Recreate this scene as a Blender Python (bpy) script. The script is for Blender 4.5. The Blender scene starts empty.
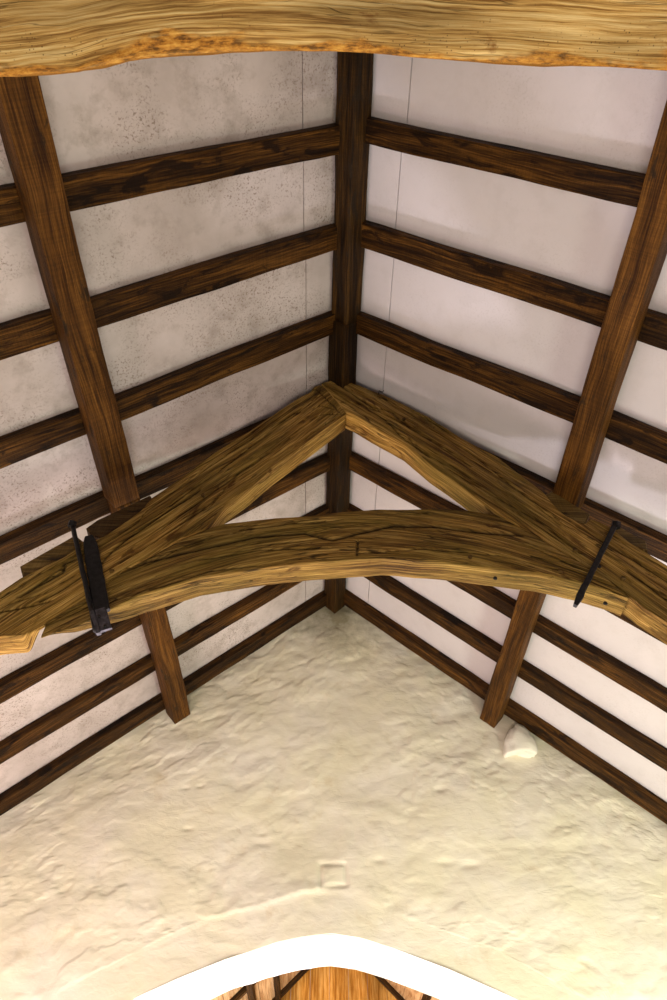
import bpy, math, random
from mathutils import Vector, Matrix, noise
random.seed(7)
C = bpy.context.scene.collection
EYE = 1.55                                  # eye height of the photographer above the floor

# ------------------------------------------------------------------ camera frame
F = 690.0
Yc = Vector((-.022, -.769, -.639)).normalized()
Zc = Vector((.003, .638, -.770)); Zc = (Zc - Yc*Zc.dot(Yc)).normalized()
Xc = Yc.cross(Zc)
def ray(px, py):
    d = Vector((px-333.5, 500-py, -F)); return Vector((d.dot(Xc), d.dot(Yc), d.dot(Zc)))
def atY(px, py, Y):
    r = ray(px, py); return r*(Y/r.y) + Vector((0, 0, EYE))

# ------------------------------------------------------------------ roof constants (metres, z from the floor)
RX = .115                                   # ridge x
M = .885                                    # roof pitch (tan)
CS = 1/math.sqrt(1+M*M); SN = M*CS
UNDER = 4.40 + EYE                          # apex of the plane of the rafter undersides
RD = .07                                    # rafter depth
CEIL = UNDER + RD/CS                        # apex of the white ceiling boards
PUR = 4.20 + EYE                            # apex of the plane of the purlin undersides
WY = 4.92                                   # face of the gable wall
WT = .6

def fn(v, s=1.0, o=0.0, n=3):
    return noise.fractal(Vector((v[0]*s+o, v[1]*s+o*.7, v[2]*s-o)), 1.0, 2.0, n, noise_basis='PERLIN_ORIGINAL')

# ------------------------------------------------------------------ object helpers
def tag(o, label=None, cat=None, group=None, kind=None):
    if label: o['label'] = label
    if cat: o['category'] = cat
    if group: o['group'] = group
    if kind: o['kind'] = kind
    return o
def mesh_obj(name, verts, faces, mat, parent=None, uvs=None, smooth=True, cr=None):
    me = bpy.data.meshes.new(name)
    me.from_pydata([tuple(v) for v in verts], [], faces)
    if uvs:
        ul = me.uv_layers.new(name='UVMap')
        k = 0
        for f in uvs:
            for uv in f:
                ul.data[k].uv = uv; k += 1
    if cr is not None:
        a = me.attributes.new('crack', 'FLOAT', 'POINT')
        a.data.foreach_set('value', cr)
    for p in me.polygons: p.use_smooth = smooth
    me.materials.append(mat); me.update()
    o = bpy.data.objects.new(name, me); C.objects.link(o)
    if parent: o.parent = parent
    return o
def root(name, loc):
    o = bpy.data.objects.new(name, None); C.objects.link(o); o.location = loc; return o
def settle(o, parent):
    """move a mesh built in world coordinates under a parent standing at parent.location"""
    o.parent = parent; o.location = -parent.location
    return o

def loft(name, secs, vs, us, mat, parent=None, cr=None, smooth=True, seed=None):
    """secs: list of rings of points, vs: ring of v coordinates (M+1), us: u per section"""
    n = len(secs); m = len(secs[0])
    verts = [p for s in secs for p in s]
    faces = []; uvs = []
    so = random.uniform(0, 40) if seed is None else seed
    for i in range(n-1):
        for j in range(m):
            k = (j+1) % m
            faces.append((i*m+j, i*m+k, (i+1)*m+k, (i+1)*m+j))
            v0 = vs[i][j]+so; v1 = vs[i][j+1]+so; w0 = vs[i+1][j]+so; w1 = vs[i+1][j+1]+so
            uvs.append(((us[i]+so, v0), (us[i]+so, v1), (us[i+1]+so, w1), (us[i+1]+so, w0)))
    for i, rev in ((0, True), (n-1, False)):
        c = sum((Vector(p) for p in secs[i]), Vector())/m
        ci = len(verts); verts.append(c)
        if cr is not None: cr.append(0)
        for j in range(m):
            k = (j+1) % m
            a, b = i*m+j, i*m+k
            faces.append((b, a, ci) if rev else (a, b, ci))
            pa, pb = Vector(secs[i][j]), Vector(secs[i][k])
            f = lambda p: ((p.x-c.x)+so, (p.z-c.z)*1.0+(p.y-c.y)*.5+so)
            uvs.append((f(pb), f(pa), f(c)) if rev else (f(pa), f(pb), f(c)))
    # orient outward
    e1 = Vector(secs[0][1])-Vector(secs[0][0]); e2 = Vector(secs[1][0])-Vector(secs[0][0])
    cc = sum((Vector(p) for p in secs[0]), Vector())/m
    if e1.cross(e2).dot(Vector(secs[0][0])-cc) < 0:
        faces = [tuple(reversed(f)) for f in faces]; uvs = [tuple(reversed(u)) for u in uvs]
    return mesh_obj(name, verts, faces, mat, parent, uvs, smooth, cr)

def rect_ring(w, h, r, nw=5, nh=4):
    """points (a,b) round a rectangle centred at 0 with chamfered corners, and v coordinates"""
    a, b = w/2, h/2
    pts = []
    def side(p, q, n):
        for i in range(n): pts.append((p[0]+(q[0]-p[0])*i/(n-1), p[1]+(q[1]-p[1])*i/(n-1)))
    side((-a+r, -b), (a-r, -b), nw); pts.append((a-.3*r, -b+.3*r))
    side((a, -b+r), (a, b-r), nh); pts.append((a-.3*r, b-.3*r))
    side((a-r, b), (-a+r, b), nw); pts.append((-a+.3*r, b-.3*r))
    side((-a, b-r), (-a, -b+r), nh); pts.append((-a+.3*r, -b+.3*r))
    v = [0]
    for i in range(len(pts)):
        p, q = pts[i], pts[(i+1) % len(pts)]
        v.append(v[-1]+math.hypot(p[0]-q[0], p[1]-q[1]))
    return pts, v
def timber(name, p0, p1, A, B, w, h, mat, r=.006, n=70, wob=.006, rough=.0025, parent=None, nw=7, nh=5):
    """a sawn timber from p0 to p1 (centre line), width w along A, depth h along B"""
    p0, p1 = Vector(p0), Vector(p1); A = Vector(A).normalized(); B = Vector(B).normalized()
    ring, v = rect_ring(w, h, r, nw, nh)
    L = (p1-p0).length; sd = random.uniform(0, 100)
    secs = []; us = []
    for i in range(n):
        s = L*i/(n-1); c = p0.lerp(p1, i/(n-1))
        dx = wob*noise.noise(Vector((s*.9, sd, 0))); dw = 1+.05*noise.noise(Vector((s*1.3, sd, 5)))
        sec = []
        for (a, b) in ring:
            q = c + A*(a*dw+dx) + B*b
            k = rough*fn((s*2.2, a*28, b*28), 1, sd)
            q += (A*(a/(w/2)) + B*(b/(h/2)))*k
            sec.append(q)
        secs.append(sec); us.append(s)
    return loft(name, secs, [v]*n, us, mat, parent)

# ------------------------------------------------------------------ materials
def new_mat(name):
    m = bpy.data.materials.new(name); m.use_nodes = True
    nt = m.node_tree; nt.nodes.clear()
    out = nt.nodes.new('ShaderNodeOutputMaterial'); b = nt.nodes.new('ShaderNodeBsdfPrincipled')
    nt.links.new(b.outputs[0], out.inputs[0])
    return m, nt, b
class N:
    def __init__(s, nt): s.nt = nt
    def l(s, a, b): s.nt.links.new(a, b)
    def noise(s, vec, scale, detail=4, rough=.55, dist=0):
        n = s.nt.nodes.new('ShaderNodeTexNoise'); n.inputs['Scale'].default_value = scale
        n.inputs['Detail'].default_value = detail; n.inputs['Roughness'].default_value = rough
        n.inputs['Distortion'].default_value = dist
        s.l(vec, n.inputs['Vector']); return n.outputs['Fac']
    def map(s, vec, sc, loc=(0, 0, 0), rot=(0, 0, 0)):
        n = s.nt.nodes.new('ShaderNodeMapping'); n.inputs['Scale'].default_value = sc
        n.inputs['Location'].default_value = loc; n.inputs['Rotation'].default_value = rot
        s.l(vec, n.inputs['Vector']); return n.outputs[0]
    def ramp(s, fac, stops):
        n = s.nt.nodes.new('ShaderNodeValToRGB'); e = n.color_ramp.elements
        while len(e) < len(stops): e.new(.5)
        for i, (p, c) in enumerate(stops):
            e[i].position = p; e[i].color = (*c, 1) if not isinstance(c, (int, float)) else (c, c, c, 1)
        s.l(fac, n.inputs[0]); return n.outputs[0]
    def mix(s, fac, a, b, mode='MIX'):
        n = s.nt.nodes.new('ShaderNodeMix'); n.data_type = 'RGBA'; n.blend_type = mode
        for sock, v in ((n.inputs[0], fac), (n.inputs[6], a), (n.inputs[7], b)):
            if isinstance(v, (int, float)): sock.default_value = v if sock == n.inputs[0] else (v, v, v, 1)
            elif isinstance(v, tuple): sock.default_value = (*v, 1)
            else: s.l(v, sock)
        return n.outputs[2]
    def math(s, op, a, b=0.0, c=None):
        n = s.nt.nodes.new('ShaderNodeMath'); n.operation = op
        for i, v in enumerate((a, b, c)):
            if v is None: continue
            if isinstance(v, (int, float)): n.inputs[i].default_value = v
            else: s.l(v, n.inputs[i])
        return n.outputs[0]
    def bump(s, h, strength, dist, normal=None):
        n = s.nt.nodes.new('ShaderNodeBump'); n.inputs['Strength'].default_value = strength
        n.inputs['Distance'].default_value = dist
        s.l(h, n.inputs['Height'])
        if normal: s.l(normal, n.inputs['Normal'])
        return n.outputs[0]

def wood(name, dark, mid, light, blotch=(.02, .012, .006), blotch_lo=.58, grain=1.0, fine=60, rough=.6,
         cracks=.0, spec=.12, crackattr=False, worm=False, moss=None, streak=True, sap=None):
    m, nt, b = new_mat(name); g = N(nt)
    uv = nt.nodes.new('ShaderNodeUVMap'); uv.uv_map = 'UVMap'; U = uv.outputs[0]
    oi = nt.nodes.new('ShaderNodeObjectInfo')
    warp = g.noise(g.map(U, (1.3, 3, 1)), 1.0, 3, .5)
    wv = nt.nodes.new('ShaderNodeVectorMath'); wv.operation = 'MULTIPLY_ADD'
    nt.links.new(warp, wv.inputs[0]); wv.inputs[1].default_value = (0, .07, 0); nt.links.new(U, wv.inputs[2])
    Wv = wv.outputs[0]
    gr = g.noise(g.map(Wv, (3.0, fine*1.7, 1)), 1.0, 9, .68)
    gr2 = g.noise(g.map(Wv, (1.1, fine*.28, 1), (7, 3, 0)), 1.0, 4, .6)
    fac = g.math('ADD', g.math('MULTIPLY', gr, .62), g.math('MULTIPLY', gr2, .38))
    col = g.ramp(fac, [(.42, dark), (.5, mid), (.60, light)])
    bl = g.noise(g.map(U, (4.5, 13, 1), (3, 9, 0)), 1.0, 5, .6, .6)
    blf = g.ramp(bl, [(blotch_lo, 0.0), (blotch_lo+.07, .9)])
    col = g.mix(blf, col, blotch)
    bri = g.noise(g.map(U, (1.0, 4, 1), (13, 1, 0)), 1.0, 3, .5)
    col = g.mix(1.0, col, g.ramp(bri, [(.3, .55), (.7, 1.5)]), 'MULTIPLY')
    rnd = g.math('MULTIPLY_ADD', oi.outputs['Random'], .4, .8)
    col = g.mix(1.0, col, rnd, 'MULTIPLY')
    h = g.math('ADD', fac, g.math('MULTIPLY', gr, .5))
    if streak:                                     # saw and adze marks across the grain
        sw = g.noise(g.map(U, (150, 2.5, 1)), 1.0, 2, .5)
        col = g.mix(g.math('MULTIPLY', g.ramp(sw, [(.4, 0.0), (.62, 1.0)]), .45), col, g.mix(1.0, col, .55, 'MULTIPLY'))
        h = g.math('ADD', h, g.math('MULTIPLY', sw, .18))
    if cracks:
        cn = g.noise(g.map(Wv, (1.6, 26, 1), (5, 2, 0)), 1.0, 3, .5)
        d = g.math('ABSOLUTE', g.math('SUBTRACT', cn, .5))
        cm = g.ramp(d, [(0.0, 1.0), (.012, 0.0)])
        gate = g.ramp(g.noise(g.map(U, (2, 8, 1), (1, 4, 0)), 1.0, 2), [(.47, 0.0), (.56, 1.0)])
        cm = g.math('MULTIPLY', cm, g.math('MULTIPLY', gate, cracks))
        col = g.mix(cm, col, (.02, .011, .004))  # fine cracks: grime and their inner shade painted dark
        h = g.math('SUBTRACT', h, g.math('MULTIPLY', cm, 1.2))
    if worm:
        wo = nt.nodes.new('ShaderNodeTexVoronoi'); wo.inputs['Scale'].default_value = 1.0
        nt.links.new(g.map(U, (75, 75, 1)), wo.inputs['Vector'])
        ws = g.ramp(wo.outputs['Distance'], [(.10, 1.0), (.2, 0.0)])
        wg = g.ramp(g.noise(g.map(U, (2.5, 9, 1), (9, 9, 0)), 1.0, 3), [(.5, 0.0), (.62, 1.0)])
        wm = g.math('MULTIPLY', ws, wg)
        col = g.mix(g.math('MULTIPLY', wm, .8), col, (.06, .03, .01))
    if moss:
        mg = g.ramp(g.noise(g.map(U, (1.4, 5, 1), (2, 6, 0)), 1.0, 4, .6), [(.44, 0.0), (.64, .6)])
        col = g.mix(mg, col, g.mix(.55, col, moss))
    if sap:                                        # rough orange sapwood along one arris
        sx = nt.nodes.new('ShaderNodeSeparateXYZ'); nt.links.new(U, sx.inputs[0])
        vv = g.math('SUBTRACT', sx.outputs[1], sap)
        lim = g.math('MULTIPLY_ADD', g.noise(g.map(U, (2.2, 6, 1), (3, 3, 0)), 1.0, 4, .6), .34, -.118)
        sf = g.math('SMOOTH_MIN', g.math('MULTIPLY', g.math('SUBTRACT', lim, vv), 40.0), 1.0, .3)
        sf = g.math('MAXIMUM', sf, 0.0)
        rn = g.noise(g.map(U, (22, 60, 1)), 1.0, 5, .7)
        col = g.mix(g.math('MULTIPLY', sf, .85), col, g.ramp(rn, [(.40, (.10, .035, .004)), (.52, (.42, .17, .018)), (.66, (.62, .33, .06))]))
        h = g.math('ADD', h, g.math('MULTIPLY', g.math('MULTIPLY', rn, sf), 1.2))
    if crackattr:
        at = nt.nodes.new('ShaderNodeAttribute'); at.attribute_name = 'crack'
        col = g.mix(g.math('MULTIPLY', at.outputs['Fac'], .9), col, (.018, .010, .004))  # grime plus the inner shade of splits and seams, put into the colour
    nt.links.new(col, b.inputs['Base Color'])
    b.inputs['Roughness'].default_value = rough
    b.inputs['Specular IOR Level'].default_value = spec
    nt.links.new(g.bump(h, .8*grain, .008), b.inputs['Normal'])
    return m

M_raf = wood('rafter_wood', (.012, .0044, .0007), (.042, .0165, .0024), (.125, .053, .009), rough=.6, blotch_lo=.545, blotch=(.009, .0035, .001))
M_pur = wood('purlin_wood', (.028, .0095, .0014), (.078, .030, .0045), (.165, .070, .012), rough=.6, blotch_lo=.60, fine=75)
M_ridge = wood('ridge_wood', (.008, .0034, .0008), (.027, .012, .0022), (.075, .034, .006), rough=.6, blotch_lo=.56)
M_oak = wood('old_oak', (.062, .027, .005), (.235, .122, .026), (.50, .305, .090), rough=.62, cracks=.9, crackattr=True,
             moss=(.24, .175, .030), fine=75, blotch_lo=.60, blotch=(.075, .028, .005), streak=False, grain=1.6)
M_near = wood('pale_oak', (.21, .10, .02), (.50, .30, .085), (.72, .52, .22), rough=.6, cracks=.5, crackattr=True,
              worm=True, sap=63.0, fine=80, blotch_lo=.63, blotch=(.22, .085, .012), streak=False, grain=.8)
M_block = wood('block_wood', (.030, .014, .004), (.075, .038, .011), (.13, .075, .024), rough=.6)
M_block2 = wood('block_wood_pale', (.06, .034, .009), (.14, .08, .02), (.25, .16, .05), rough=.6)
M_gold = wood('chancel_boards', (.26, .105, .014), (.42, .20, .035), (.58, .34, .10), rough=.5, blotch_lo=.68, blotch=(.3, .12, .02), streak=False, fine=30)
M_tan = wood('chancel_ceiling_boards', (.28, .14, .05), (.44, .27, .12), (.56, .38, .20), rough=.5, blotch_lo=.66, blotch=(.25, .1, .03), streak=False)
M_peg = wood('peg_wood', (.05, .024, .006), (.11, .06, .015), (.2, .12, .035), rough=.6)

def paint(name, base, stain, amount, speck, tone=(.9, .9, .9)):
    m, nt, b = new_mat(name); g = N(nt)
    tc = nt.nodes.new('ShaderNodeTexCoord'); P = tc.outputs['Object']
    big = g.noise(P, 1.6, 5, .6)
    col = g.mix(g.ramp(big, [(.35, 0.0), (.75, amount)]), base, stain)
    mid = g.noise(g.map(P, (1, 1, 1), (4, 2, 1)), 7, 5, .65)
    col = g.mix(g.ramp(mid, [(.5, 0.0), (.72, amount*.85)]), col, stain)
    sp = g.noise(P, 80, 4, .65)
    gate = g.ramp(g.noise(g.map(P, (1, 1, 1), (8, 8, 8)), 2.6, 4, .6), [(.42, 0.0), (.62, 1.0)])
    sm = g.math('MULTIPLY', g.ramp(sp, [(.53, 0.0), (.64, .85)]), g.math('MULTIPLY', gate, speck))
    col = g.mix(sm, col, (.22, .165, .135))
    nt.links.new(col, b.inputs['Base Color']); b.inputs['Roughness'].default_value = .7
    b.inputs['Specular IOR Level'].default_value = .2
    h = g.noise(P, 130, 3, .6)
    nt.links.new(g.bump(h, .25, .002, g.bump(g.noise(P, 4, 3, .5), .25, .01)), b.inputs['Normal'])
    return m
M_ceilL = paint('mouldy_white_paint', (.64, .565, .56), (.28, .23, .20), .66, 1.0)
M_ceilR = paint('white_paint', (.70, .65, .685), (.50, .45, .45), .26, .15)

def plaster(name, base, alt, rust, green, streaks=True):
    m, nt, b = new_mat(name); g = N(nt)
    tc = nt.nodes.new('ShaderNodeTexCoord'); P = tc.outputs['Object']
    col = g.mix(g.ramp(g.noise(P, 2.2, 5, .6), [(.38, 0.0), (.68, 1.0)]), base, alt)
    col = g.mix(g.ramp(g.noise(g.map(P, (1, 1, 1), (5, 1, 3)), 5, 5, .65, .4), [(.60, 0.0), (.74, .38)]), col, rust)
    # damp bloom at the ridge, spread wider to paint in the shaded upper wall
    sep = nt.nodes.new('ShaderNodeSeparateXYZ'); nt.links.new(P, sep.inputs[0])
    dx = g.math('MULTIPLY', g.math('SUBTRACT', sep.outputs[0], RX), 1.15)
    dz = g.math('SUBTRACT', sep.outputs[2], 4.3+EYE)
    d = g.math('SQRT', g.math('ADD', g.math('MULTIPLY', dx, dx), g.math('MULTIPLY', dz, dz)))
    dn = g.math('ADD', d, g.math('MULTIPLY', g.noise(P, 6, 5, .7), .9))
    col = g.mix(g.ramp(dn, [(.50, .85), (1.45, 0.0)]), col, green)
    nt.links.new(col, b.inputs['Base Color']); b.inputs['Roughness'].default_value = .85
    b.inputs['Specular IOR Level'].default_value = .15
    h1 = g.noise(g.map(P, (1, 1, 2.2), (0, 0, 0), (0, .5, 0)), 11, 6, .6, .7)
    h2 = g.noise(P, 60, 4, .6)
    nt.links.new(g.bump(h2, .3, .002, g.bump(h1, .30, .012)), b.inputs['Normal'])
    return m
M_wall = plaster('cream_limewash', (.82, .76, .58), (.86, .80, .69), (.62, .50, .30), (.22, .19, .10))
M_white = plaster('white_limewash', (.76, .74, .73), (.80, .79, .78), (.52, .45, .42), (.9, .88, .86))
M_stone = plaster('stone_limewash', (.80, .75, .64), (.85, .80, .72), (.5, .42, .3), (.8, .76, .66))

def iron(name, col, rough=.5, metal=.7):
    m, nt, b = new_mat(name); g = N(nt)
    tc = nt.nodes.new('ShaderNodeTexCoord')
    n = g.noise(tc.outputs['Object'], 45, 5, .65)
    nt.links.new(g.mix(g.ramp(n, [(.4, 0.0), (.7, 1.0)]), col, tuple(c*2.2 for c in col)), b.inputs['Base Color'])
    b.inputs['Metallic'].default_value = metal; b.inputs['Roughness'].default_value = rough
    nt.links.new(g.bump(n, .5, .003), b.inputs['Normal'])
    return m
M_iron = iron('black_iron', (.012, .011, .012))
M_steel = iron('dull_steel', (.06, .055, .065), .45)
M_hole = iron('hole_shade', (.006, .004, .003), .9, 0)
def flat(name, c, r=.8):
    m, nt, b = new_mat(name); g = N(nt)
    tc = nt.nodes.new('ShaderNodeTexCoord')
    n = g.noise(tc.outputs['Object'], 3, 5, .6)
    nt.links.new(g.mix(n, tuple(x*.85 for x in c), tuple(min(1, x*1.1) for x in c)), b.inputs['Base Color'])
    b.inputs['Roughness'].default_value = r
    return m
M_floor = flat('stone_floor', (.52, .45, .36))
M_side = flat('side_limewash', (.80, .76, .68))
M_roof = flat('roof_backing', (.12, .10, .09))

# ------------------------------------------------------------------ setting: ceiling boards of the two roof slopes
EAVE = 3.15
def slab_box(verts, faces, side, d0, d1, y0, y1, apexz, th):
    """a board on slope `side` from distance d0 to d1 (horizontal) from the ridge"""
    k = len(verts)
    for y in (y0, y1):
        for d, o in ((d0, 0), (d1, 0), (d1, th), (d0, th)):
            x = RX+side*d; z = apexz-M*d
            verts.append((x+side*SN*o, y, z+CS*o) if o else (x, y, z))
    fs = [(0, 1, 2, 3), (7, 6, 5, 4), (0, 4, 5, 1), (1, 5, 6, 2), (2, 6, 7, 3), (3, 7, 4, 0)]
    faces += [tuple(k+i for i in f) for f in fs]
for side, nm, mt in ((-1, 'ceiling_left', M_ceilL), (1, 'ceiling_right', M_ceilR)):
    vs, fs = [], []
    seam = .275 if side < 0 else .285
    ybr = [-1.4, .36, .92, 1.49, 2.05, 2.65, 3.22, 3.77, 4.30, 4.83, WY+.1]
    for a, b in zip(ybr[:-1], ybr[1:]):
        j = random.uniform(-.012, .012)
        slab_box(vs, fs, side, .0, seam+j-.003, a+.001, b-.001, CEIL, .012)
        slab_box(vs, fs, side, seam+j+.003, EAVE, a+.001, b-.001, CEIL+random.uniform(0, .002), .012)
    o = mesh_obj(nm, vs, fs, mt, smooth=False); o['kind'] = 'structure'
    vs, fs = [], []
    slab_box(vs, fs, side, 0, EAVE+.25, -1.4, WY+WT, CEIL+.024, .06)  # added unseen slab, keeps world light out of the board seams
    o = mesh_obj('trim_1' if side < 0 else 'trim_2', vs, fs, M_roof, smooth=False); o['kind'] = 'structure'

# ------------------------------------------------------------------ setting: gable wall with the pointed arch
arch_px = [(135, 997), (180, 977), (226, 958.5), (275, 943), (305, 937), (331, 934), (360, 938), (394, 948), (450, 969), (520, 1000)]
AP = [atY(x, y, WY) for x, y in arch_px]
AR = [(-1.62, EYE-.25), (-1.55, EYE+.45), (-1.36, EYE+.98)] + [(p.x, p.z) for p in AP] + [(1.52, EYE+.98), (1.74, EYE+.45), (1.80, EYE-.25)]
def lin(pts, x):
    if x <= pts[0][0]: return pts[0][1]
    for (a, b), (c, d) in zip(pts[:-1], pts[1:]):
        if x <= c: return b+(d-b)*(x-a)/(c-a)
    return pts[-1][1]
def arch_z(x):
    return (lin(AR, x-.02)+2*lin(AR, x)+lin(AR, x+.02))/4
def polyd(p, poly):
    best = 9
    for (a, b), (c, d) in zip(poly[:-1], poly[1:]):
        vx, vy = c-a, d-b; t = max(0, min(1, ((p[0]-a)*vx+(p[1]-b)*vy)/(vx*vx+vy*vy+1e-12)))
        best = min(best, math.hypot(p[0]-a-t*vx, p[1]-b-t*vy))
    return best
lip = [(40, 1000), (110, 965), (168, 935), (205, 918), (262, 905), (300, 893), (325, 889), (348, 892), (375, 905), (430, 925), (500, 950), (560, 985), (590, 1000)]
LIP = [(atY(x, y, WY).x, atY(x, y, WY).z) for x, y in lip]
sqp = [atY(x, y, WY) for x, y in ((320, 864), (345, 864), (347, 885), (321, 887))]
SQ = [(p.x, p.z) for p in sqp]; SQ.append(SQ[0])
dents = [(186, 788, .03), (200, 786, .025), (262, 842, .05), (188, 828, .03), (262, 832, .03), (470, 865, .06), (445, 862, .05), (380, 860, .04), (500, 780, .07), (440, 790, .05)]
DN = [(atY(x, y, WY).x, atY(x, y, WY).z, r) for x, y, r in dents]
def wall_disp(x, z):
    fade = 1.0
    dl = polyd((x, z), LIP) if abs(x) < 2.3 and z < 4 else 9
    inside = z < lin(LIP, x) and abs(x) < 2
    q = (x, 0, z)
    d = .030*fn(q, .9, 3, 2)
    th = .5
    wx = x+.05*noise.noise(Vector((x*2.5, 7, z*2.5))); wz = z+.05*noise.noise(Vector((x*2.5, 17, z*2.5)))
    u = wx*math.cos(th)+wz*math.sin(th); w = -wx*math.sin(th)+wz*math.cos(th)
    pt = max(0.0, min(1.0, .45+1.7*fn((x, 0, z), 1.3, 31, 2)))
    rg = .011*fn((wx*2.4, 0, wz*2.8), 1, 9, 3) + (.003+.006*pt)*fn((u*6.5, 2, w*8.5), 1, 1, 5)
    a = fn((u*4.5, 4, w*6.5), 1, 5, 4)
    rg += (.0015+.005*pt)*max(0.0, min(1.0, (a-.05)*7))             # ragged edges of trowelled coats
    b = fn((wx*2.2, 8, wz*3.4), 1, 15, 4)
    rg += .004*max(0.0, min(1.0, (b+.05)*9))*(1-.5*pt)
    rg *= .8
    if inside: rg *= .25
    d += rg
    le = (.25+.75*max(0.0, min(1.0, (RX-.05-x)/.1+.5))*max(0.0, min(1.0, (x+1.1)/.5)))*(.6+.8*abs(noise.noise(Vector((x*9, 1, z*9)))))
    if z < lin(LIP, x) and abs(x) < 2.2:
        d -= .009*le*min(1, max(0, dl)/.03)
    else:
        d += .005*le*math.exp(-(dl/.035)**2)
    sq = polyd((x, z), SQ)
    if sq < .06: d += -.013*math.exp(-(sq/.011)**2)
    for a, b, r in DN:
        e = ((x-a)**2+((z-b)*2.2)**2)/(r*r)
        if e < 6: d -= .010*math.exp(-e)
    return d
def build_wall():
    xs = []
    x = RX-EAVE
    while x < RX+EAVE-.001:
        xs.append(x); x += .014
    xs.append(RX+EAVE)
    verts = []; faces = []; n1, n2 = 110, 200; nr = n1+n2; zmid = EYE+1.69; idx = []
    for x in xs:
        top = CEIL-M*abs(x-RX)
        bot = arch_z(x) if -1.62 < x < 1.80 else EYE-.25
        col = []
        for j in range(nr+1):
            z = bot+(zmid-bot)*j/n1 if j <= n1 else zmid+(max(top, zmid+.002)-zmid)*(j-n1)/n2
            t = j/n1
            y = WY-wall_disp(x, z)
            if t < .02: y += .010*(1-t/.02)**2           # rounded arris of the arch
            col.append(len(verts)); verts.append((x, y, z))
        idx.append(col)
    for a, b in zip(idx[:-1], idx[1:]):
        for j in range(nr): faces.append((a[j], b[j], b[j+1], a[j+1]))
    # lower flanks beside the arch down to the floor, and the far face
    o = mesh_obj('wall_front', verts, faces, M_wall)
    o['kind'] = 'structure'
    vs, fs = [], []
    def box(x0, x1, y0, y1, z0, z1):
        k = len(vs)
        for z in (z0, z1):
            for xx, yy in ((x0, y0), (x1, y0), (x1, y1), (x0, y1)): vs.append((xx, yy, z))
        fs.extend(tuple(k+i for i in f) for f in ((3, 2, 1, 0), (4, 5, 6, 7), (0, 1, 5, 4), (1, 2, 6, 5), (2, 3, 7, 6), (3, 0, 4, 7)))
    box(RX-EAVE, -1.62, WY, WY+WT, 0, EYE-.25); box(1.80, RX+EAVE, WY, WY+WT, 0, EYE-.25)
    # far face of the wall above the arch
    k = len(vs); m = 0
    for x in xs[::4]:
        bot = arch_z(x) if -1.62 < x < 1.80 else EYE-.25
        vs.append((x, WY+WT, bot)); vs.append((x, WY+WT, CEIL-M*abs(x-RX))); m += 1
    for i in range(m-1): fs.append((k+2*i+2, k+2*i, k+2*i+1, k+2*i+3))
    o2 = mesh_obj('wall_front_jambs', vs, fs, M_side, smooth=False); o2['kind'] = 'structure'; o2.name = 'wall_east'
    # soffit of the arch
    vs, fs = [], []
    pts = []
    x = -1.62
    while x <= 1.801: pts.append((x, arch_z(x))); x += .019
    pts = [(-1.62, 0)] + pts + [(1.80, 0)]
    ny = 26
    for (x, z) in pts:
        for j in range(ny+1):
            y = WY+.008+(WT-.008)*j/ny
            k = .010*fn((x, y, z), 5, 2, 3)+.012*fn((x, y, z), 1.6, 2, 2)
            if j == 0: k = 0
            vs.append((x, y, z+k if z > 0 else z))
    m = ny+1
    for i in range(len(pts)-1):
        for j in range(ny): fs.append((i*m+j, i*m+j+1, (i+1)*m+j+1, (i+1)*m+j))
    o3 = mesh_obj('trim_3', vs, fs, M_white); o3['kind'] = 'structure'
build_wall()

# side walls with a window opening each, floor, chancel beyond the arch
def boxes(name, bl, mat, kind='structure'):
    vs, fs = [], []
    for x0, x1, y0, y1, z0, z1 in bl:
        k = len(vs)
        for z in (z0, z1):
            for xx, yy in ((x0, y0), (x1, y0), (x1, y1), (x0, y1)): vs.append((xx, yy, z))
        fs.extend(tuple(k+i for i in f) for f in ((3, 2, 1, 0), (4, 5, 6, 7), (0, 1, 5, 4), (1, 2, 6, 5), (2, 3, 7, 6), (3, 0, 4, 7)))
    o = mesh_obj(name, vs, fs, mat, smooth=False); o['kind'] = kind; return o
EZ = CEIL-M*EAVE+.02
def side_wall(name, x0, x1):
    boxes(name, [(x0, x1, -1.4, 2.0, 0, EZ), (x0, x1, 2.0, 3.9, 0, .9), (x0, x1, 2.0, 3.9, 2.3, EZ), (x0, x1, 3.9, WY+WT, 0, EZ)], M_side)
side_wall('wall_left', RX-EAVE-.5, RX-EAVE+.01)
side_wall('wall_right', RX+EAVE-.01, RX+EAVE+.5)
boxes('floor', [(RX-EAVE-.5, RX+EAVE+.5, -1.4, 9.0, -.1, 0)], M_floor)
# chancel
CX, CZ, CM = .236, 2.77+EYE, .9
CE = 2.1
vs, fs = [], []
def cslab(side, d0, d1, y0, y1, z, th):
    k = len(vs)
    for y in (y0, y1):
        for d, o in ((d0, 0), (d1, 0), (d1, th), (d0, th)):
            vs.append((CX+side*d, y, z-CM*d+o))
    fs.extend(tuple(k+i for i in f) for f in ((0, 1, 2, 3), (7, 6, 5, 4), (0, 4, 5, 1), (1, 5, 6, 2), (2, 6, 7, 3), (3, 7, 4, 0)))
uvsL = None
def uv_box(o, su=1, sv=1):
    me = o.data; ul = me.uv_layers.new(name='UVMap')
    for p in me.polygons:
        for li in p.loop_indices:
            v = me.vertices[me.loops[li].vertex_index].co
            ul.data[li].uv = (v.y*su, (v.x+v.z*.7)*sv)
for side, nm in ((-1, 'ceiling_chancel_left'), (1, 'ceiling_chancel_right')):
    vs, fs = [], []
    d = 0
    while d < CE:
        cslab(side, d+.002, d+.128, WY+WT, 8.6, CZ, .03); d += .13
    cslab(side, 0, CE+.1, WY+WT, 8.6, CZ+.04, .03)
    o = mesh_obj(nm, vs, fs, M_tan, smooth=False); uv_box(o); o['kind'] = 'structure'
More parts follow.
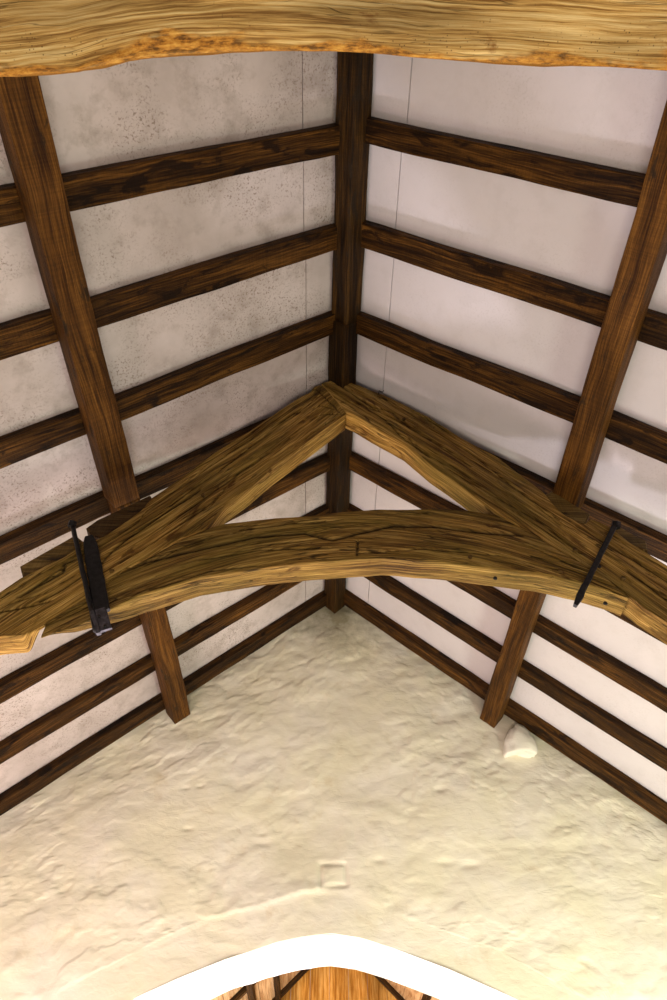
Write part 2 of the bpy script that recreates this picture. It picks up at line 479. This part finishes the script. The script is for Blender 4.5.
# golden boarded east end of the chancel
vs, fs = [], []
b = CX-CE
while b < CX+CE-.01:
    x0, x1 = b+.0015, b+.1985
    k = len(vs)
    for y in (8.5, 8.53):
        for x in (x0, x1):
            vs += [(x, y, 0), (x, y, CZ-CM*abs(x-CX)+.02)]
    fs += [tuple(k+i for i in f) for f in ((0, 2, 3, 1), (4, 5, 7, 6), (0, 1, 5, 4), (2, 6, 7, 3), (1, 3, 7, 5), (0, 4, 6, 2))]
    b += .2
o = mesh_obj('wall_chancel', vs, fs, M_gold, smooth=False)
me = o.data; ul = me.uv_layers.new(name='UVMap')
for p in me.polygons:
    for li in p.loop_indices:
        v = me.vertices[me.loops[li].vertex_index].co; ul.data[li].uv = (v.z, v.x)
o['kind'] = 'structure'
boxes('wall_chancel_side', [(CX-CE-.3, CX-CE+.02, WY+WT, 8.6, 0, CZ-CM*CE+.05), (CX+CE-.02, CX+CE+.3, WY+WT, 8.6, 0, CZ-CM*CE+.05)], M_side).name = 'wall_back'
for side, w in ((-1, 'left'), (1, 'right')):
    for k, (d, pos) in enumerate(((.62 if side < 0 else .80, 'upper'), (.83 if side < 0 else 1.15, 'lower'))):
        if side > 0 and k: continue
        x = CX+side*d; z = CZ-CM*d-.05
        t = timber('chancel_purlin', (x, WY+WT+.02, z), (x, 8.49, z), (1, 0, 0), (0, 0, 1), .055, .07, M_ridge, n=12, wob=.002)
        tag(t, 'dark chancel purlin seen through the arch on its %s side%s' % (w, '' if side > 0 else (', nearer the crown' if k == 0 else ', further from the crown')), 'beam', 'chancel roof timbers')
    for Y, wd in ((8.44, 'against the golden boards'), (7.35, 'nearest the arch')):
        dirv = Vector((side, 0, -CM)).normalized(); nr = Vector((CM*side, 0, 1)).normalized()
        t = timber('chancel_rafter', Vector((CX+side*.03, Y, CZ))-nr*.035, Vector((CX+side*CE, Y, CZ-CM*CE))-nr*.035, (0, 1, 0), nr, .05, .05, M_ridge, n=12, wob=.002)
        tag(t, 'thin dark sloping chancel rafter %s, %s of the arch crown' % (wd, w), 'rafter', 'chancel roof timbers')

# ------------------------------------------------------------------ ridge beam, two scarfed lengths, set arris down
for y0, y1, dx, dz, w, lab in ((-1.4, 2.03, .0, 0, .142, 'near length of dark square ridge beam set arris down, running to the top of the photo'),
                               (2.034, WY-.015, -.014, -.006, .142, 'far length of dark square ridge beam, from the scarf above the truss apex to the wall')):
    zc = 4.26+EYE+.1+dz
    t = timber('ridge_beam', (RX+dx+.002, y0, zc), (RX+dx+.002, y1, zc), (1, 0, -1), (1, 0, 1), w, w, M_ridge, r=.008, n=110, wob=.010, rough=.004)
    tag(t, lab, 'beam', 'ridge beams')

# ------------------------------------------------------------------ rafters
far_edges = [.42, .993, 1.558, 2.127, 2.735, 3.293, 3.823, 4.36, 4.875]
widths = [.14, .150, .145, .140, .135, .135, .135, .135, .14]
where = ['nearest the viewer, behind the pale curved beam', 'first below the pale curved beam', 'second below the pale curved beam', 'third below the pale curved beam',
         'crossing just behind the truss apex', 'showing between truss rafter and curved collar', 'passing behind the curved collar', 'second from the plaster gable wall', 'lying tight against the plaster gable wall']
for side, w in ((-1, 'left'), (1, 'right')):
    for i, (yf, wd) in enumerate(zip(far_edges, widths)):
        jy = random.uniform(-.006, .006) if i else 0
        y = yf-wd/2+jy + (0 if side < 0 or i not in (1, 2) else -.012)
        nrm = Vector((side*SN, 0, CS))
        d0 = .085; d1 = EAVE-.03
        dep = RD-.003
        c0 = Vector((RX+side*d0, y, CEIL-M*d0))-nrm*(dep/2+.003)
        c1 = Vector((RX+side*d1, y+random.uniform(-.02, .02)*(i < 8), CEIL-M*d1))-nrm*(dep/2+.003)
        skew = {(-1, 1): .05, (-1, 2): .10, (-1, 3): .11, (-1, 4): .02, (1, 2): .02, (1, 3): .02}.get((side, i), 0)
        c1.y += skew
        if i == 1: c0.y += .012 if side < 0 else -.022; c1.y += .012 if side < 0 else -.022; wd = .148 if side < 0 else .128
        t = timber('rafter', c0, c1, (0, 1, 0), nrm, wd, dep, M_raf, r=.004, n=90, wob=.012, rough=.003)
        tag(t, 'dark brown rafter on the %s slope, %s' % (w, where[i]), 'rafter', 'rafters on the %s slope' % w)

# ------------------------------------------------------------------ purlins
for side, w in ((-1, 'left'), (1, 'right')):
    nrm = Vector((side*SN, 0, CS)); al = Vector((side*CS, 0, -SN))
    d = 1.283 if side < 0 else 1.272
    dep = .145
    c = Vector((RX+side*d, 0, PUR-M*d))+nrm*(dep/2)
    for y0, y1, lab, o in ((-1.4, 2.61, 'near', 0), (2.614, WY-.02, 'far', .0)):
        wd = .158 if side < 0 else .150
        off = {(-1, 'near'): (.09, -.02), (-1, 'far'): (-.03, -.085), (1, 'near'): (.0, -.01), (1, 'far'): (-.035, -.08)}[side, lab]
        t = timber('purlin', c+Vector((0, y0, 0))+al*off[0], c+Vector((0, y1, 0))+al*off[1], al, nrm, wd-(.012 if lab == 'far' else 0), dep, M_pur, r=.007, n=120, wob=.012, rough=.003)
        tag(t, ('heavy brown %s purlin from the truss up to the pale curved beam' if lab == 'near' else 'brown %s purlin from under the truss down to the plaster wall') % w, 'purlin', 'purlins')

# ------------------------------------------------------------------ truss timbers
YF, YB = 2.50, 2.632
def P(px, Y=YF): return [(atY(x, y, Y).x, atY(x, y, Y).z) for x, y in px]
def h_ok(zt, zb): return zt-zb > .03
def sstep(a, b, x):
    t = max(0, min(1, (x-a)/(b-a))); return t*t*(3-2*t)
NX = atY(47, 623, YF).x
def strip(name, top, bot, yf, yb, mat, cracks=(), ds=.007, dn=.0035, rough=.006, mossy=0, ybow=None, cw=.0085, cdepth=.018, seed=3, back_n=10, ybf=None, splits=0, edge=.003, axis=None):
    """a hewn timber: outlines top(x), bot(x) of its front face, thickness yf..yb, with real splits"""
    x0 = max(top[0][0], bot[0][0]); x1 = min(top[-1][0], bot[-1][0])
    n = int((x1-x0)/ds)+1
    yb0 = yb
    xs = [x0+(x1-x0)*i/(n-1) for i in range(n)]
    hmax = max(lin(top, x)-lin(bot, x) for x in xs)
    nf = max(12, int(hmax/dn)); nd = max(8, int((yb-yf)/.008)); r = .010
    rs = random.Random(seed); auto = []
    for _ in range(splits):                        # drying splits that wander along the grain
        L = rs.uniform(.12, .5); a = rs.uniform(x0-.1, x1-L*.6)
        auto.append((a, L, rs.uniform(.10, .93), rs.uniform(.25, .62), rs.uniform(0, 99), rs.uniform(-.25, .25)))
    secs = []; us = []; vs = []; cr = []; u = 0; prev = None
    for x in xs:
        zt, zb = (lin(top, x-.01)+2*lin(top, x)+lin(top, x+.01))/4, (lin(bot, x-.01)+2*lin(bot, x)+lin(bot, x+.01))/4
        if h_ok(zt, zb):
            zt += edge*fn((x*3.5, 0, 0), 1, seed+31, 4); zb += edge*fn((x*3.5, 0, 0), 1, seed+47, 4)
        zm = (zt+zb)/2; h = zt-zb
        loc = []
        for a, L, t, wd, sdd, dr in auto:
            q = (x-a)/L
            if 0 < q < 1:
                loc.append((zb+h*(t+dr*(q-.5)*L)+.008*fn((x*6, sdd, 0), 1, sdd, 3), wd*math.sqrt(math.sin(math.pi*q))))
        if ybf: yb = yf+(yb0-yf)*ybf(x)
        sl = (lin(top, x+.03)+lin(bot, x+.03)-lin(top, x-.03)-lin(bot, x-.03))/(2*.06) if x0+.03 < x < x1-.03 else 0
        zu = axis(x) if axis else zm
        if prev is not None: u += math.hypot(x-prev[0], zu-prev[1])
        prev = (x, zu)
        bo = ybow(x) if ybow else 0
        rr = min(r, h*.2); ring = []
        for j in range(nf): ring.append((yf+bo, zb+rr+(h-2*rr)*j/(nf-1), 'f'))
        ring.append((yf+bo+rr*.3, zt-rr*.3, 'c'))
        for j in range(6): ring.append((yf+bo+rr+(yb-yf-2*rr)*j/5, zt, 't'))
        ring.append((yb+bo-rr*.3, zt-rr*.3, 'c'))
        for j in range(back_n): ring.append((yb+bo, zt-rr-(h-2*rr)*j/(back_n-1), 'k'))
        ring.append((yb+bo-rr*.3, zb+rr*.3, 'c'))
        for j in range(nd): ring.append((yb+bo-rr-(yb-yf-2*rr)*j/(nd-1), zb, 'b'))
        ring.append((yf+bo+rr*.3, zb+rr*.3, 'c'))
        za = zm
        if axis: za = axis(x); sl = (axis(x+.01)-axis(x-.01))/.02
        sec = []; vv = [0]; cs = 1/math.sqrt(1+sl*sl)
        for k, (y, z, tg) in enumerate(ring):
            vc = (z-za)*cs
            g = rough*(.55*fn((u*1.6, vc*9, y*9), 1, seed, 3)+.45*fn((u*3.5, vc*42, y*42), 1, seed+5, 3))
            g2 = rough*1.2*fn((u*1.1, vc*2.2, y*3), 1, seed+11, 2)
            c = 0
            if tg == 'f' and cracks:
                wj = .0028*noise.noise(Vector((x*30, z*30, seed)))+.0015*noise.noise(Vector((x*110, z*110, seed)))
                for poly, wsc in cracks:
                    d = abs(polyd((x, z), poly)+wj)
                    c = max(c, math.exp(-(d/(cw*wsc))**2))
                for zc, ws in loc:
                    e = (z-zc+wj*.6)*cs/(cw*.75*ws+.0008)
                    if abs(e) < 3: c = max(c, min(1, ws*1.7)*math.exp(-e*e))
            y2, z2 = y, z
            if tg == 'f': y2 = y-(g+g2)+cdepth*c
            elif tg == 'k': y2 = y+g
            elif tg == 't': z2 = z+(g+g2)*.6
            elif tg == 'b': z2 = z-(g+g2)*.6
            sec.append(Vector((x, y2, z2))); cr.append(c)
        for k in range(len(ring)):
            a = ring[k]; b = ring[(k+1) % len(ring)]
            vv.append(vv[-1]+math.hypot(a[0]-b[0], (a[1]-b[1])*cs))
        mid = vv[nf//2]; nb0 = nf+1+6+1+back_n          # index of the corner behind the underside
        vv = [q-mid+(zm-za)*cs for q in vv]
        base = vv[nb0]
        for k in range(nb0, len(vv)): vv[k] = 3.0+(vv[k]-base)
        vs.append(vv); us.append(u); secs.append(sec)
    return loft(name, secs, vs, us, mat, cr=cr, seed=seed)

seamR = [(520, 527), (533, 534), (560, 551), (583, 564), (608, 579), (635, 600)]
seamL = [(47, 623), (62, 613), (84, 600), (101, 590), (120, 573), (150, 557), (180, 540), (205, 530)]
def quad_axis(px):
    (x0, z0), (x1, z1), (x2, z2) = P(px)
    return lambda x: z0*(x-x1)*(x-x2)/((x0-x1)*(x0-x2))+z1*(x-x0)*(x-x2)/((x1-x0)*(x1-x2))+z2*(x-x0)*(x-x1)/((x2-x0)*(x2-x1))
# collar
ctop = P(seamL+[(212, 527), (222, 524), (240, 522), (275, 518), (310, 516), (333, 513), (370, 510), (408, 509), (440, 509), (468, 510), (498, 516)]+seamR)
cbot_b = P([(20, 648), (51, 637)], YF+.02)+P([(75, 634)], YF+.04)+P([(100, 628)], YF+.08)+P([(142, 612.5)], YB-.015)+P([(200, 597), (240, 590), (280, 584), (333, 579.5), (383, 576), (433, 580), (483, 586), (533, 592), (573, 601), (600, 609), (625, 618), (640, 625)], YB)
ctop[0] = (ctop[0][0], ctop[0][1])
collar_cracks = [(P([(107, 577), (145, 562), (185, 552), (255, 536), (305, 533), (333, 540), (393, 526), (440, 527), (473, 531), (522, 535)]), 1.2),
                 (P([(150, 590), (210, 571), (260, 565)]), .5), (P([(200, 560), (260, 550), (330, 548)]), .5),
                 (P([(360, 553), (420, 549), (500, 556), (560, 571)]), .45), (P([(240, 530), (290, 524), (325, 522)]), .45),
                 (P([(358, 541), (357, 555)]), .6)]
gap = .0025
ctop = [(x, z-gap) for x, z in ctop]; ctop[-1] = (ctop[-1][0]-.03, ctop[-1][1]+.014)
collar = strip('collar_beam', ctop, cbot_b, YF-.004, YB, M_oak, collar_cracks, seed=3, axis=quad_axis([(60, 622), (340, 542), (620, 604)]), rough=.009, splits=26, edge=.006, ybf=lambda x: .12+.88*sstep(NX+.02, NX+.40, x))
tag(collar, 'heavy cambered old oak collar of the far truss, split along its whole length', 'beam')

# principal rafters of the truss
ltop_raw = [(-60, 625), (-30, 610), (0, 592), (22, 577), (45, 566), (66, 556), (80, 545), (104, 536), (113, 530), (128, 520), (143, 509), (150, 499), (185, 475), (215, 452), (250, 431), (280, 410), (300, 397), (311, 391), (314, 386), (321.5, 384), (345.5, 411.3)]
lbot_b = [(-60, 688), (-30, 671), (0, 656)]
lt = P(ltop_raw)
lb = P(lbot_b, YB) + P([(30, 643)], YF+.06) + P([(44, 630)], YF+.02) + [(x, z) for x, z in P(seamL)]
fb = [(222, 525.5), (255, 497), (280, 477), (296, 454), (320, 433), (336, 421)]
lb += P([(222, 526), (262, 498)], YB)[0:0] + [(x, z) for x, z in P([(226, 523), (248, 507), (270, 488), (294, 470), (312, 456), (327.5, 444), (345.5, 429.5)], YB)]
def tail(pts, side, drop):                         # carries an outline straight on to the side wall
    (x1, z1), (x2, z2) = (pts[0], pts[2]) if side < 0 else (pts[-1], pts[-3])
    xe = RX+side*(EAVE-.03); ze = CEIL-M*(EAVE-.03)-drop
    return [(xe, ze)]+pts if side < 0 else pts+[(xe, ze)]
lt = tail(lt, -1, .34); lb = tail(lb, -1, .66)
lcr = [(P([(40, 601), (59, 591), (78, 579), (101, 563), (112, 550), (124, 540), (158, 517), (200, 490)]), .8),
       (P([(20, 596), (40, 584), (63, 572), (64, 563), (80, 557), (92, 545)]), .9), (P([(0, 612), (30, 606), (50, 601)]), .6),
       (P([(160, 530), (205, 497), (250, 465), (290, 438)]), .6), (P([(170, 505), (220, 470), (270, 432), (300, 412)]), .6), (P([(316, 389), (340, 412)]), .6),
       (P([(120, 563), (150, 545), (185, 522), (215, 500)]), .55)]
XS = atY(336, 400, YF).x
def clipx(pts, xa, xb):
    return [p for p in pts if xa <= p[0] <= xb]
left = strip('truss_rafter', lt, lb, YF, YB, M_oak, lcr+[(P(seamL), .8)], seed=21, axis=quad_axis([(0, 626), (150, 532), (300, 431)]), rough=.009, splits=34, edge=.008,
             ybf=lambda x: 1-.88*sstep(NX-.10, NX-.02, x)*(1-sstep(NX+.15, NX+.4, x)))
tag(left, 'massive split oak truss rafter on the left, broad iron strap round it', 'rafter', 'principal timbers of the far truss')
rtop_raw = [(321.8, 383), (333, 380), (345, 380.5), (356, 384), (387, 396), (430, 417), (460, 437), (498, 457), (520, 474), (545, 493), (552, 503), (565, 515), (585, 524), (591, 518), (610, 527), (631, 543), (648, 553), (662, 562), (690, 580), (730, 606)]
rt = P(rtop_raw)
rb = P([(321.8, 384.6), (345.5, 411.8)])+P([(349, 430.5), (353, 432), (380, 448), (404, 462), (430, 484), (453, 500)], YB) + P([(505, 519)]+seamR[:-1]+[(635, 600), (639, 602)]) + P([(634, 624), (650, 634), (658, 639), (690, 662), (730, 694)], YB)
rb = sorted(rb)
rt = tail(rt, 1, .34); rb = tail(rb, 1, .66)
rcr = [(P([(341, 386), (358, 398), (372, 407), (392, 412), (410, 428), (426, 438), (470, 466)]), .9), (P([(356, 404), (380, 411)]), .7),
       (P([(355, 400), (385, 420), (405, 440), (430, 458)]), .6), (P([(578, 526), (597, 536), (610, 545), (631, 557), (654, 572), (690, 596)]), .9),
       (P([(629, 570), (647, 583), (667, 599), (700, 622)]), .9), (P([(430, 428), (470, 452), (510, 484), (560, 520)]), .5),
       (P([(450, 470), (500, 500), (540, 522), (580, 552)]), .5), (P([(500, 478), (530, 500), (560, 524)]), .5)]
right = strip('truss_rafter', rt, rb, YF, YB, M_oak, rcr+[(P(seamR), .8)], seed=42, axis=quad_axis([(345, 396), (500, 490), (650, 588)]), rough=.009, splits=34, edge=.008)
tag(right, 'massive split oak truss rafter on the right, slim iron bar across it', 'rafter', 'principal timbers of the far truss')

def disc(name, c, nrm, r, h, mat, parent, seg=20, dome=.3):
    c = Vector(c); nrm = Vector(nrm).normalized(); q = nrm.to_track_quat('Z', 'Y')
    vs, fs = [], []
    for k, (rr, hh) in enumerate(((r, -h), (r, h*(1-dome)), (r*.8, h))):
        for i in range(seg):
            a = 2*math.pi*i/seg; j = 1+.06*math.sin(a*3+r*999)
            vs.append(c+q @ Vector((rr*j*math.cos(a), rr*j*math.sin(a), hh)))
    for k in range(2):
        for i in range(seg):
            j = (i+1) % seg; fs.append((k*seg+i, k*seg+j, (k+1)*seg+j, (k+1)*seg+i))
    fs.append(tuple(2*seg+i for i in range(seg))); fs.append(tuple(reversed(range(seg))))
    uv = [[(vs[i].x*1+vs[i].z, vs[i].z*1.0) for i in f] for f in fs]
    return mesh_obj(name, vs, fs, mat, parent, uv, smooth=False)
for px, par in (((575, 551), right), ((623, 579), right), ((404, 420), right), ((112, 572), left), ((203, 496), left), ((470, 558), collar), ((560, 573), collar)):
    p = atY(*px, YF); disc('peg', (p.x, YF-.004, p.z), (0, -1, 0), .012, .008, M_peg, par)
for px, par in (((599, 567), right), ((605, 604), collar), ((495, 579), collar)):
    p = atY(*px, YF); disc('bolt_hole_shade', (p.x, YF-.006, p.z), (0, -1, 0), .010, .004, M_hole, par)  # dark disc on the face, painted stand-in for the shade inside a hole
# scarred old peg hole, a rough ring on the collar near the right end
p = atY(561, 574, YF)
# small staple hook on the back of the right truss rafter
p = atY(381, 395, YF)
hk = []
def tube(name, pts, r, mat, parent=None, seg=8, rs=None):
    vs, fs = [], []
    pts = [Vector(p) for p in pts]
    for i, p in enumerate(pts):
        d = (pts[min(i+1, len(pts)-1)]-pts[max(i-1, 0)]).normalized(); q = d.to_track_quat('Z', 'Y')
        rr = rs[i] if rs else r
        for j in range(seg):
            a = 2*math.pi*j/seg; vs.append(p+q @ Vector((rr*math.cos(a), rr*math.sin(a), 0)))
    for i in range(len(pts)-1):
        for j in range(seg):
            k = (j+1) % seg; fs.append((i*seg+j, i*seg+k, (i+1)*seg+k, (i+1)*seg+j))
    fs.append(tuple(reversed(range(seg)))); fs.append(tuple((len(pts)-1)*seg+j for j in range(seg)))
    return mesh_obj(name, vs, fs, mat, parent)
h1 = tube('staple', [(p.x-.014, YF+.015, p.z+.0), (p.x-.016, YF-.014, p.z+.006), (p.x-.012, YF-.018, p.z+.030), (p.x+.0, YF-.018, p.z+.012), (p.x+.012, YF-.018, p.z+.010), (p.x+.017, YF-.016, p.z+.034)], .0035, M_iron)
tag(h1, 'tiny bent iron staple on the right truss rafter close to the apex', 'staple')

# packing blocks between truss rafters and purlins
def prism(name, px, y0, y1, mat, bev=.004):
    pts = [(atY(x, y, y0).x, atY(x, y, y0).z) for x, y in px]
    n = len(pts); cx = sum(a for a, b in pts)/n; cz = sum(b for a, b in pts)/n
    rings = []
    for y, s in ((y0+bev, 1), (y0, .96), ):
        pass
    prof = [(y0, .94), (y0+bev, 1.0), ((y0+y1)/2, 1.0), (y1-bev, 1.0), (y1, .94)]
    sub = []
    for i in range(n):
        a, b = pts[i], pts[(i+1) % n]
        for k in range(6): t = k/6; sub.append((a[0]+(b[0]-a[0])*t, a[1]+(b[1]-a[1])*t))
    secs = []; us = []
    for y, s in prof:
        secs.append([Vector((cx+(a-cx)*s+.002*noise.noise(Vector((a*40, y*20, b*40))), y, cz+(b-cz)*s+.002*noise.noise(Vector((b*40, a*20, y*40))))) for a, b in sub]); us.append(y-y0)
    v = [0]
    for i in range(len(sub)):
        a, b = sub[i], sub[(i+1) % len(sub)]; v.append(v[-1]+math.hypot(a[0]-b[0], a[1]-b[1]))
    return loft(name, secs, [v]*len(prof), us, mat, smooth=False)
b = prism('packing_block', [(86, 528), (97, 520), (150, 495), (154, 501), (145, 511), (128, 523), (113, 533), (104, 539), (92, 536)], YF+.025, YB-.01, M_block)
tag(b, 'dark plain board packed between left truss rafter and purlin', 'block', 'packing under the purlins')
b = prism('packing_block', [(20, 566), (75, 535), (84, 542), (66, 560), (44, 570), (24, 583)], YF+.02, YB+.02, M_block2)
tag(b, 'brown wedge lying on the left truss rafter below the purlin, left of the iron strap', 'block', 'packing under the purlins')
b = prism('packing_block', [(546, 494), (552, 491), (590, 514), (585, 525), (565, 517), (552, 505)], YF+.012, YB-.01, M_block2)
tag(b, 'golden brown block packed between right truss rafter and purlin', 'block', 'packing under the purlins')
b = prism('packing_block', [(612, 523), (646, 541), (648, 551), (631, 545), (611, 530)], YF+.03, YB+.01, M_block2)
tag(b, 'thin wedge lying on the right truss rafter beyond the iron bar', 'block', 'packing under the purlins')

# ------------------------------------------------------------------ ironwork
def bar(name, pts, w, th, mat, parent, yaw=None):
    """flat bar following pts, flat side towards -Y"""
    pts = [Vector(p) for p in pts]; secs = []; us = []; u = 0
    for i, p in enumerate(pts):
        d = (pts[min(i+1, len(pts)-1)]-pts[max(i-1, 0)]).normalized()
        s = d.cross(Vector((0, -1, 0))).normalized() if abs(d.y) < .9 else Vector((1, 0, 0))
        nn = s.cross(d).normalized(); ww = w[i] if isinstance(w, list) else w
        secs.append([p+s*a*ww/2+nn*b*th/2 for a, b in ((-1, -.6), (-.8, -1), (.8, -1), (1, -.6), (1, .6), (.8, 1), (-.8, 1), (-1, .6))])
        if i: u += (p-pts[i-1]).length
        us.append(u)
    v = [0, .01, .05, .06, .07, .08, .12, .13, .14]
    return loft(name, secs, [v]*len(pts), us, mat, parent, smooth=False)
def F_(px, py, y=YF): q = atY(px, py, y); return Vector((q.x, y, q.z))
yfr = YF-.030
def dense(a, b, n=14, wob=.0):
    return [a.lerp(b, i/(n-1))+Vector((wob*noise.noise(Vector((i*.7, 1, 2))), 0, wob*noise.noise(Vector((i*.7, 9, 2))))) for i in range(n)]
s = root('iron_strap', F_(97, 632, yfr)); tag(s, 'broad black iron strap with rod binding collar and left truss rafter', 'strap', 'iron straps on the far truss')
pl = bar('strap_plate', dense(F_(89, 537, yfr-.004), F_(102, 612, yfr-.006), 16, .004), [.040, .060, .068, .070]+[.074]*11+[.074], .022, M_iron, None); settle(pl, s)
rd = tube('rod', dense(F_(73, 527, yfr-.016), F_(96, 631, yfr-.018), 12, .003), .0125, M_iron); settle(rd, s)
hd = disc('nut', F_(72, 524, yfr-.018), (.1, -.5, 1), .021, .016, M_iron, None, 6, .2); settle(hd, s)
fp = bar('foot_plate', [F_(98, 610, yfr-.012), F_(104, 631, yfr-.008)], .072, .014, M_steel, None); settle(fp, s)
fp2 = bar('foot_bar', [F_(92, 612, yfr-.022), F_(99, 634, yfr-.020)], .020, .020, M_steel, None); settle(fp2, s)
for q in ((99, 616), (105, 626)):
    bt = disc('bolt', F_(q[0], q[1], yfr-.022), (0, -1, 0), .007, .005, M_iron, None, 8); settle(bt, s)
s = root('iron_strap', F_(575, 606, yfr)); tag(s, 'slim black iron bar with square head binding collar and right truss rafter', 'strap', 'iron straps on the far truss')
r1 = bar('rod', dense(F_(614, 527, yfr), F_(583, 590, yfr), 12, .002), .028, .018, M_iron, None); settle(r1, s)
r2 = bar('foot_plate', [F_(584, 586, yfr-.002), F_(580, 596, yfr-.003), F_(575, 606, yfr-.003)], [.026, .036, .018], .02, M_iron, None); settle(r2, s)
r3 = disc('nut', F_(616, 525, yfr), (.2, -.4, 1), .024, .018, M_iron, None, 6, .2); settle(r3, s)

# ------------------------------------------------------------------ near truss: the pale curved beam overhead
nb_back = [(-140, 104), (-60, 88), (0, 79), (40, 75.5), (75, 73), (98, 68), (140, 60), (180, 55.5), (240, 52.5), (300, 52), (340, 53), (375, 55), (430, 60), (490, 63), (530, 65), (580, 67), (630, 69.5), (667, 72), (740, 84), (800, 96)]
def nb_z(x): return 2.5+EYE-.10*(x/.85)**2 if abs(x) < 1.5 else 2.5+EYE-.10*(1.5/.85)**2-(abs(x)-1.5)*.5
nbp = []
for x, y in nb_back:
    r = ray(x, y); t = (2.5)/r.z
    for _ in range(20): t = (nb_z(r.x*t)-EYE)/r.z
    nbp.append((r.x*t, r.y*t))
def nb_bow(x): return lin(nbp, max(-.95, min(.95, x)))-.30
def pr_bot(x): return CEIL-M*abs(x-RX)-.62
xx = [RX-1.66+3.32*i/60 for i in range(61)]
ntop = [(x, min(nb_z(x)+.26, pr_bot(x)-.003)) for x in xx]; nbot = [(x, min(nb_z(x), pr_bot(x)-.04)) for x in xx]
near = strip('collar_beam', ntop, nbot, .04, .30, M_near, (), ds=.010, dn=.012, rough=.012, edge=.012, ybow=nb_bow, seed=60)
tag(near, 'pale golden curved oak beam crossing the very top of the photo, worm-eaten lower edge', 'beam')

for side, w in ((-1, 'left'), (1, 'right')):
    ds_ = [.004, .5, 1.0, 1.5, 2.0, 2.5, EAVE-.03]
    tp = sorted((RX+side*d, CEIL-M*d-.34) for d in ds_); bt = sorted((RX+side*d, CEIL-M*d-.62) for d in ds_)
    t = strip('truss_rafter', tp, bt, .07, .27, M_near, (), ds=.03, dn=.02, rough=.010, seed=80+side)
    tag(t, 'pale oak truss rafter above the %s half of the pale curved beam' % w, 'rafter', 'principal timbers of the near truss')

# ------------------------------------------------------------------ limewashed stone standing out of the gable wall
def blob(name, c, sx, sy, sz, mat):
    vs, fs = [], []; n, m = 28, 36
    for i in range(n+1):
        th = math.pi*i/n
        for j in range(m):
            ph = 2*math.pi*j/m
            x, y, z = math.sin(th)*math.cos(ph), math.sin(th)*math.sin(ph), math.cos(th)
            e = lambda a, p: math.copysign(abs(a)**p, a)
            x, y, z = e(x, .8), e(y, .75), max(-.62, e(z, .8))
            k = 1+.22*fn((x, y, z), 1.1, 4, 2)+.05*fn((x, y, z), 5, 4, 3)
            wid = 1-.45*max(0, z)-.12*z             # narrower at the top
            vs.append((c[0]+x*k*sx*wid+(.012*z), c[1]+y*k*sy, c[2]+z*k*sz))
    for i in range(n):
        for j in range(m):
            k = (j+1) % m; fs.append((i*m+j, (i+1)*m+j, (i+1)*m+k, i*m+k))
    return mesh_obj(name, vs, fs, mat)
p = atY(519, 738, WY-.05)
st = blob('wall_stone', (p.x+.005, WY-.02, p.z-.03), .125, .085, .16, M_stone)
tag(st, 'whitewashed stone lump sticking out of the wall below the right purlin end', 'stone')

# ------------------------------------------------------------------ light
def area(name, loc, target, sx, sy, power, col):
    l = bpy.data.lights.new(name, 'AREA'); l.shape = 'RECTANGLE'; l.size = sx; l.size_y = sy
    l.energy = power; l.color = col
    o = bpy.data.objects.new(name, l); C.objects.link(o); o.location = loc
    d = Vector(target)-Vector(loc); o.rotation_euler = d.to_track_quat('-Z', 'Y').to_euler()
    return o
area('window_daylight_left', (RX-EAVE-.1, 2.95, 1.6), (2.2, 3.4, 3.0), 1.8, 1.3, 18, (.92, .90, 1.0))
area('window_daylight_right', (RX+EAVE+.1, 2.95, 1.6), (-2.2, 3.4, 3.0), 1.8, 1.3, 34, (1.0, .95, .86))
area('chancel_daylight', (-.5, 7.6, .9), (.5, 1.0, 5.2), .8, .6, 220, (1, .94, 1.0))
area('added_wall_fill_left', (-2.1, 3.5, .35), (-1.4, 4.9, 2.1), .8, .6, 86, (1.0, .74, .70))  # added unseen light, brightens the lower wall and tints its left side pink
area('added_wall_fill_right', (2.3, 3.5, .35), (1.5, 4.9, 2.1), .8, .6, 90, (.88, 1.0, .80))  # added unseen light, brightens the lower wall and tints its right side green
area('added_truss_fill', (.1, .6, .4), (.1, 2.6, 4.2), 1.2, .8, 72, (1.0, .90, .74))  # added fill from below, no lamp there; brightens near beam and truss face
w = bpy.data.worlds.new('World'); bpy.context.scene.world = w; w.use_nodes = True
w.node_tree.nodes['Background'].inputs[0].default_value = (.95, .97, 1.0, 1)
w.node_tree.nodes['Background'].inputs[1].default_value = .30

# ------------------------------------------------------------------ camera
cam = bpy.data.cameras.new('camera'); co = bpy.data.objects.new('camera', cam); C.objects.link(co)
cam.sensor_fit = 'VERTICAL'; cam.sensor_height = 36; cam.sensor_width = 24; cam.lens = 36*F/1000
cam.clip_start = .02
R = Matrix((( Xc.x, Xc.y, Xc.z), (Yc.x, Yc.y, Yc.z), (Zc.x, Zc.y, Zc.z)))    # columns: camera axes in world space
co.matrix_world = Matrix.Translation((0, 0, EYE)) @ R.to_4x4()
bpy.context.scene.camera = co
vs_ = bpy.context.scene.view_settings
vs_.view_transform = 'Standard'; vs_.look = 'None'; vs_.gamma = 1; vs_.use_curve_mapping = False
vs_.exposure = 0
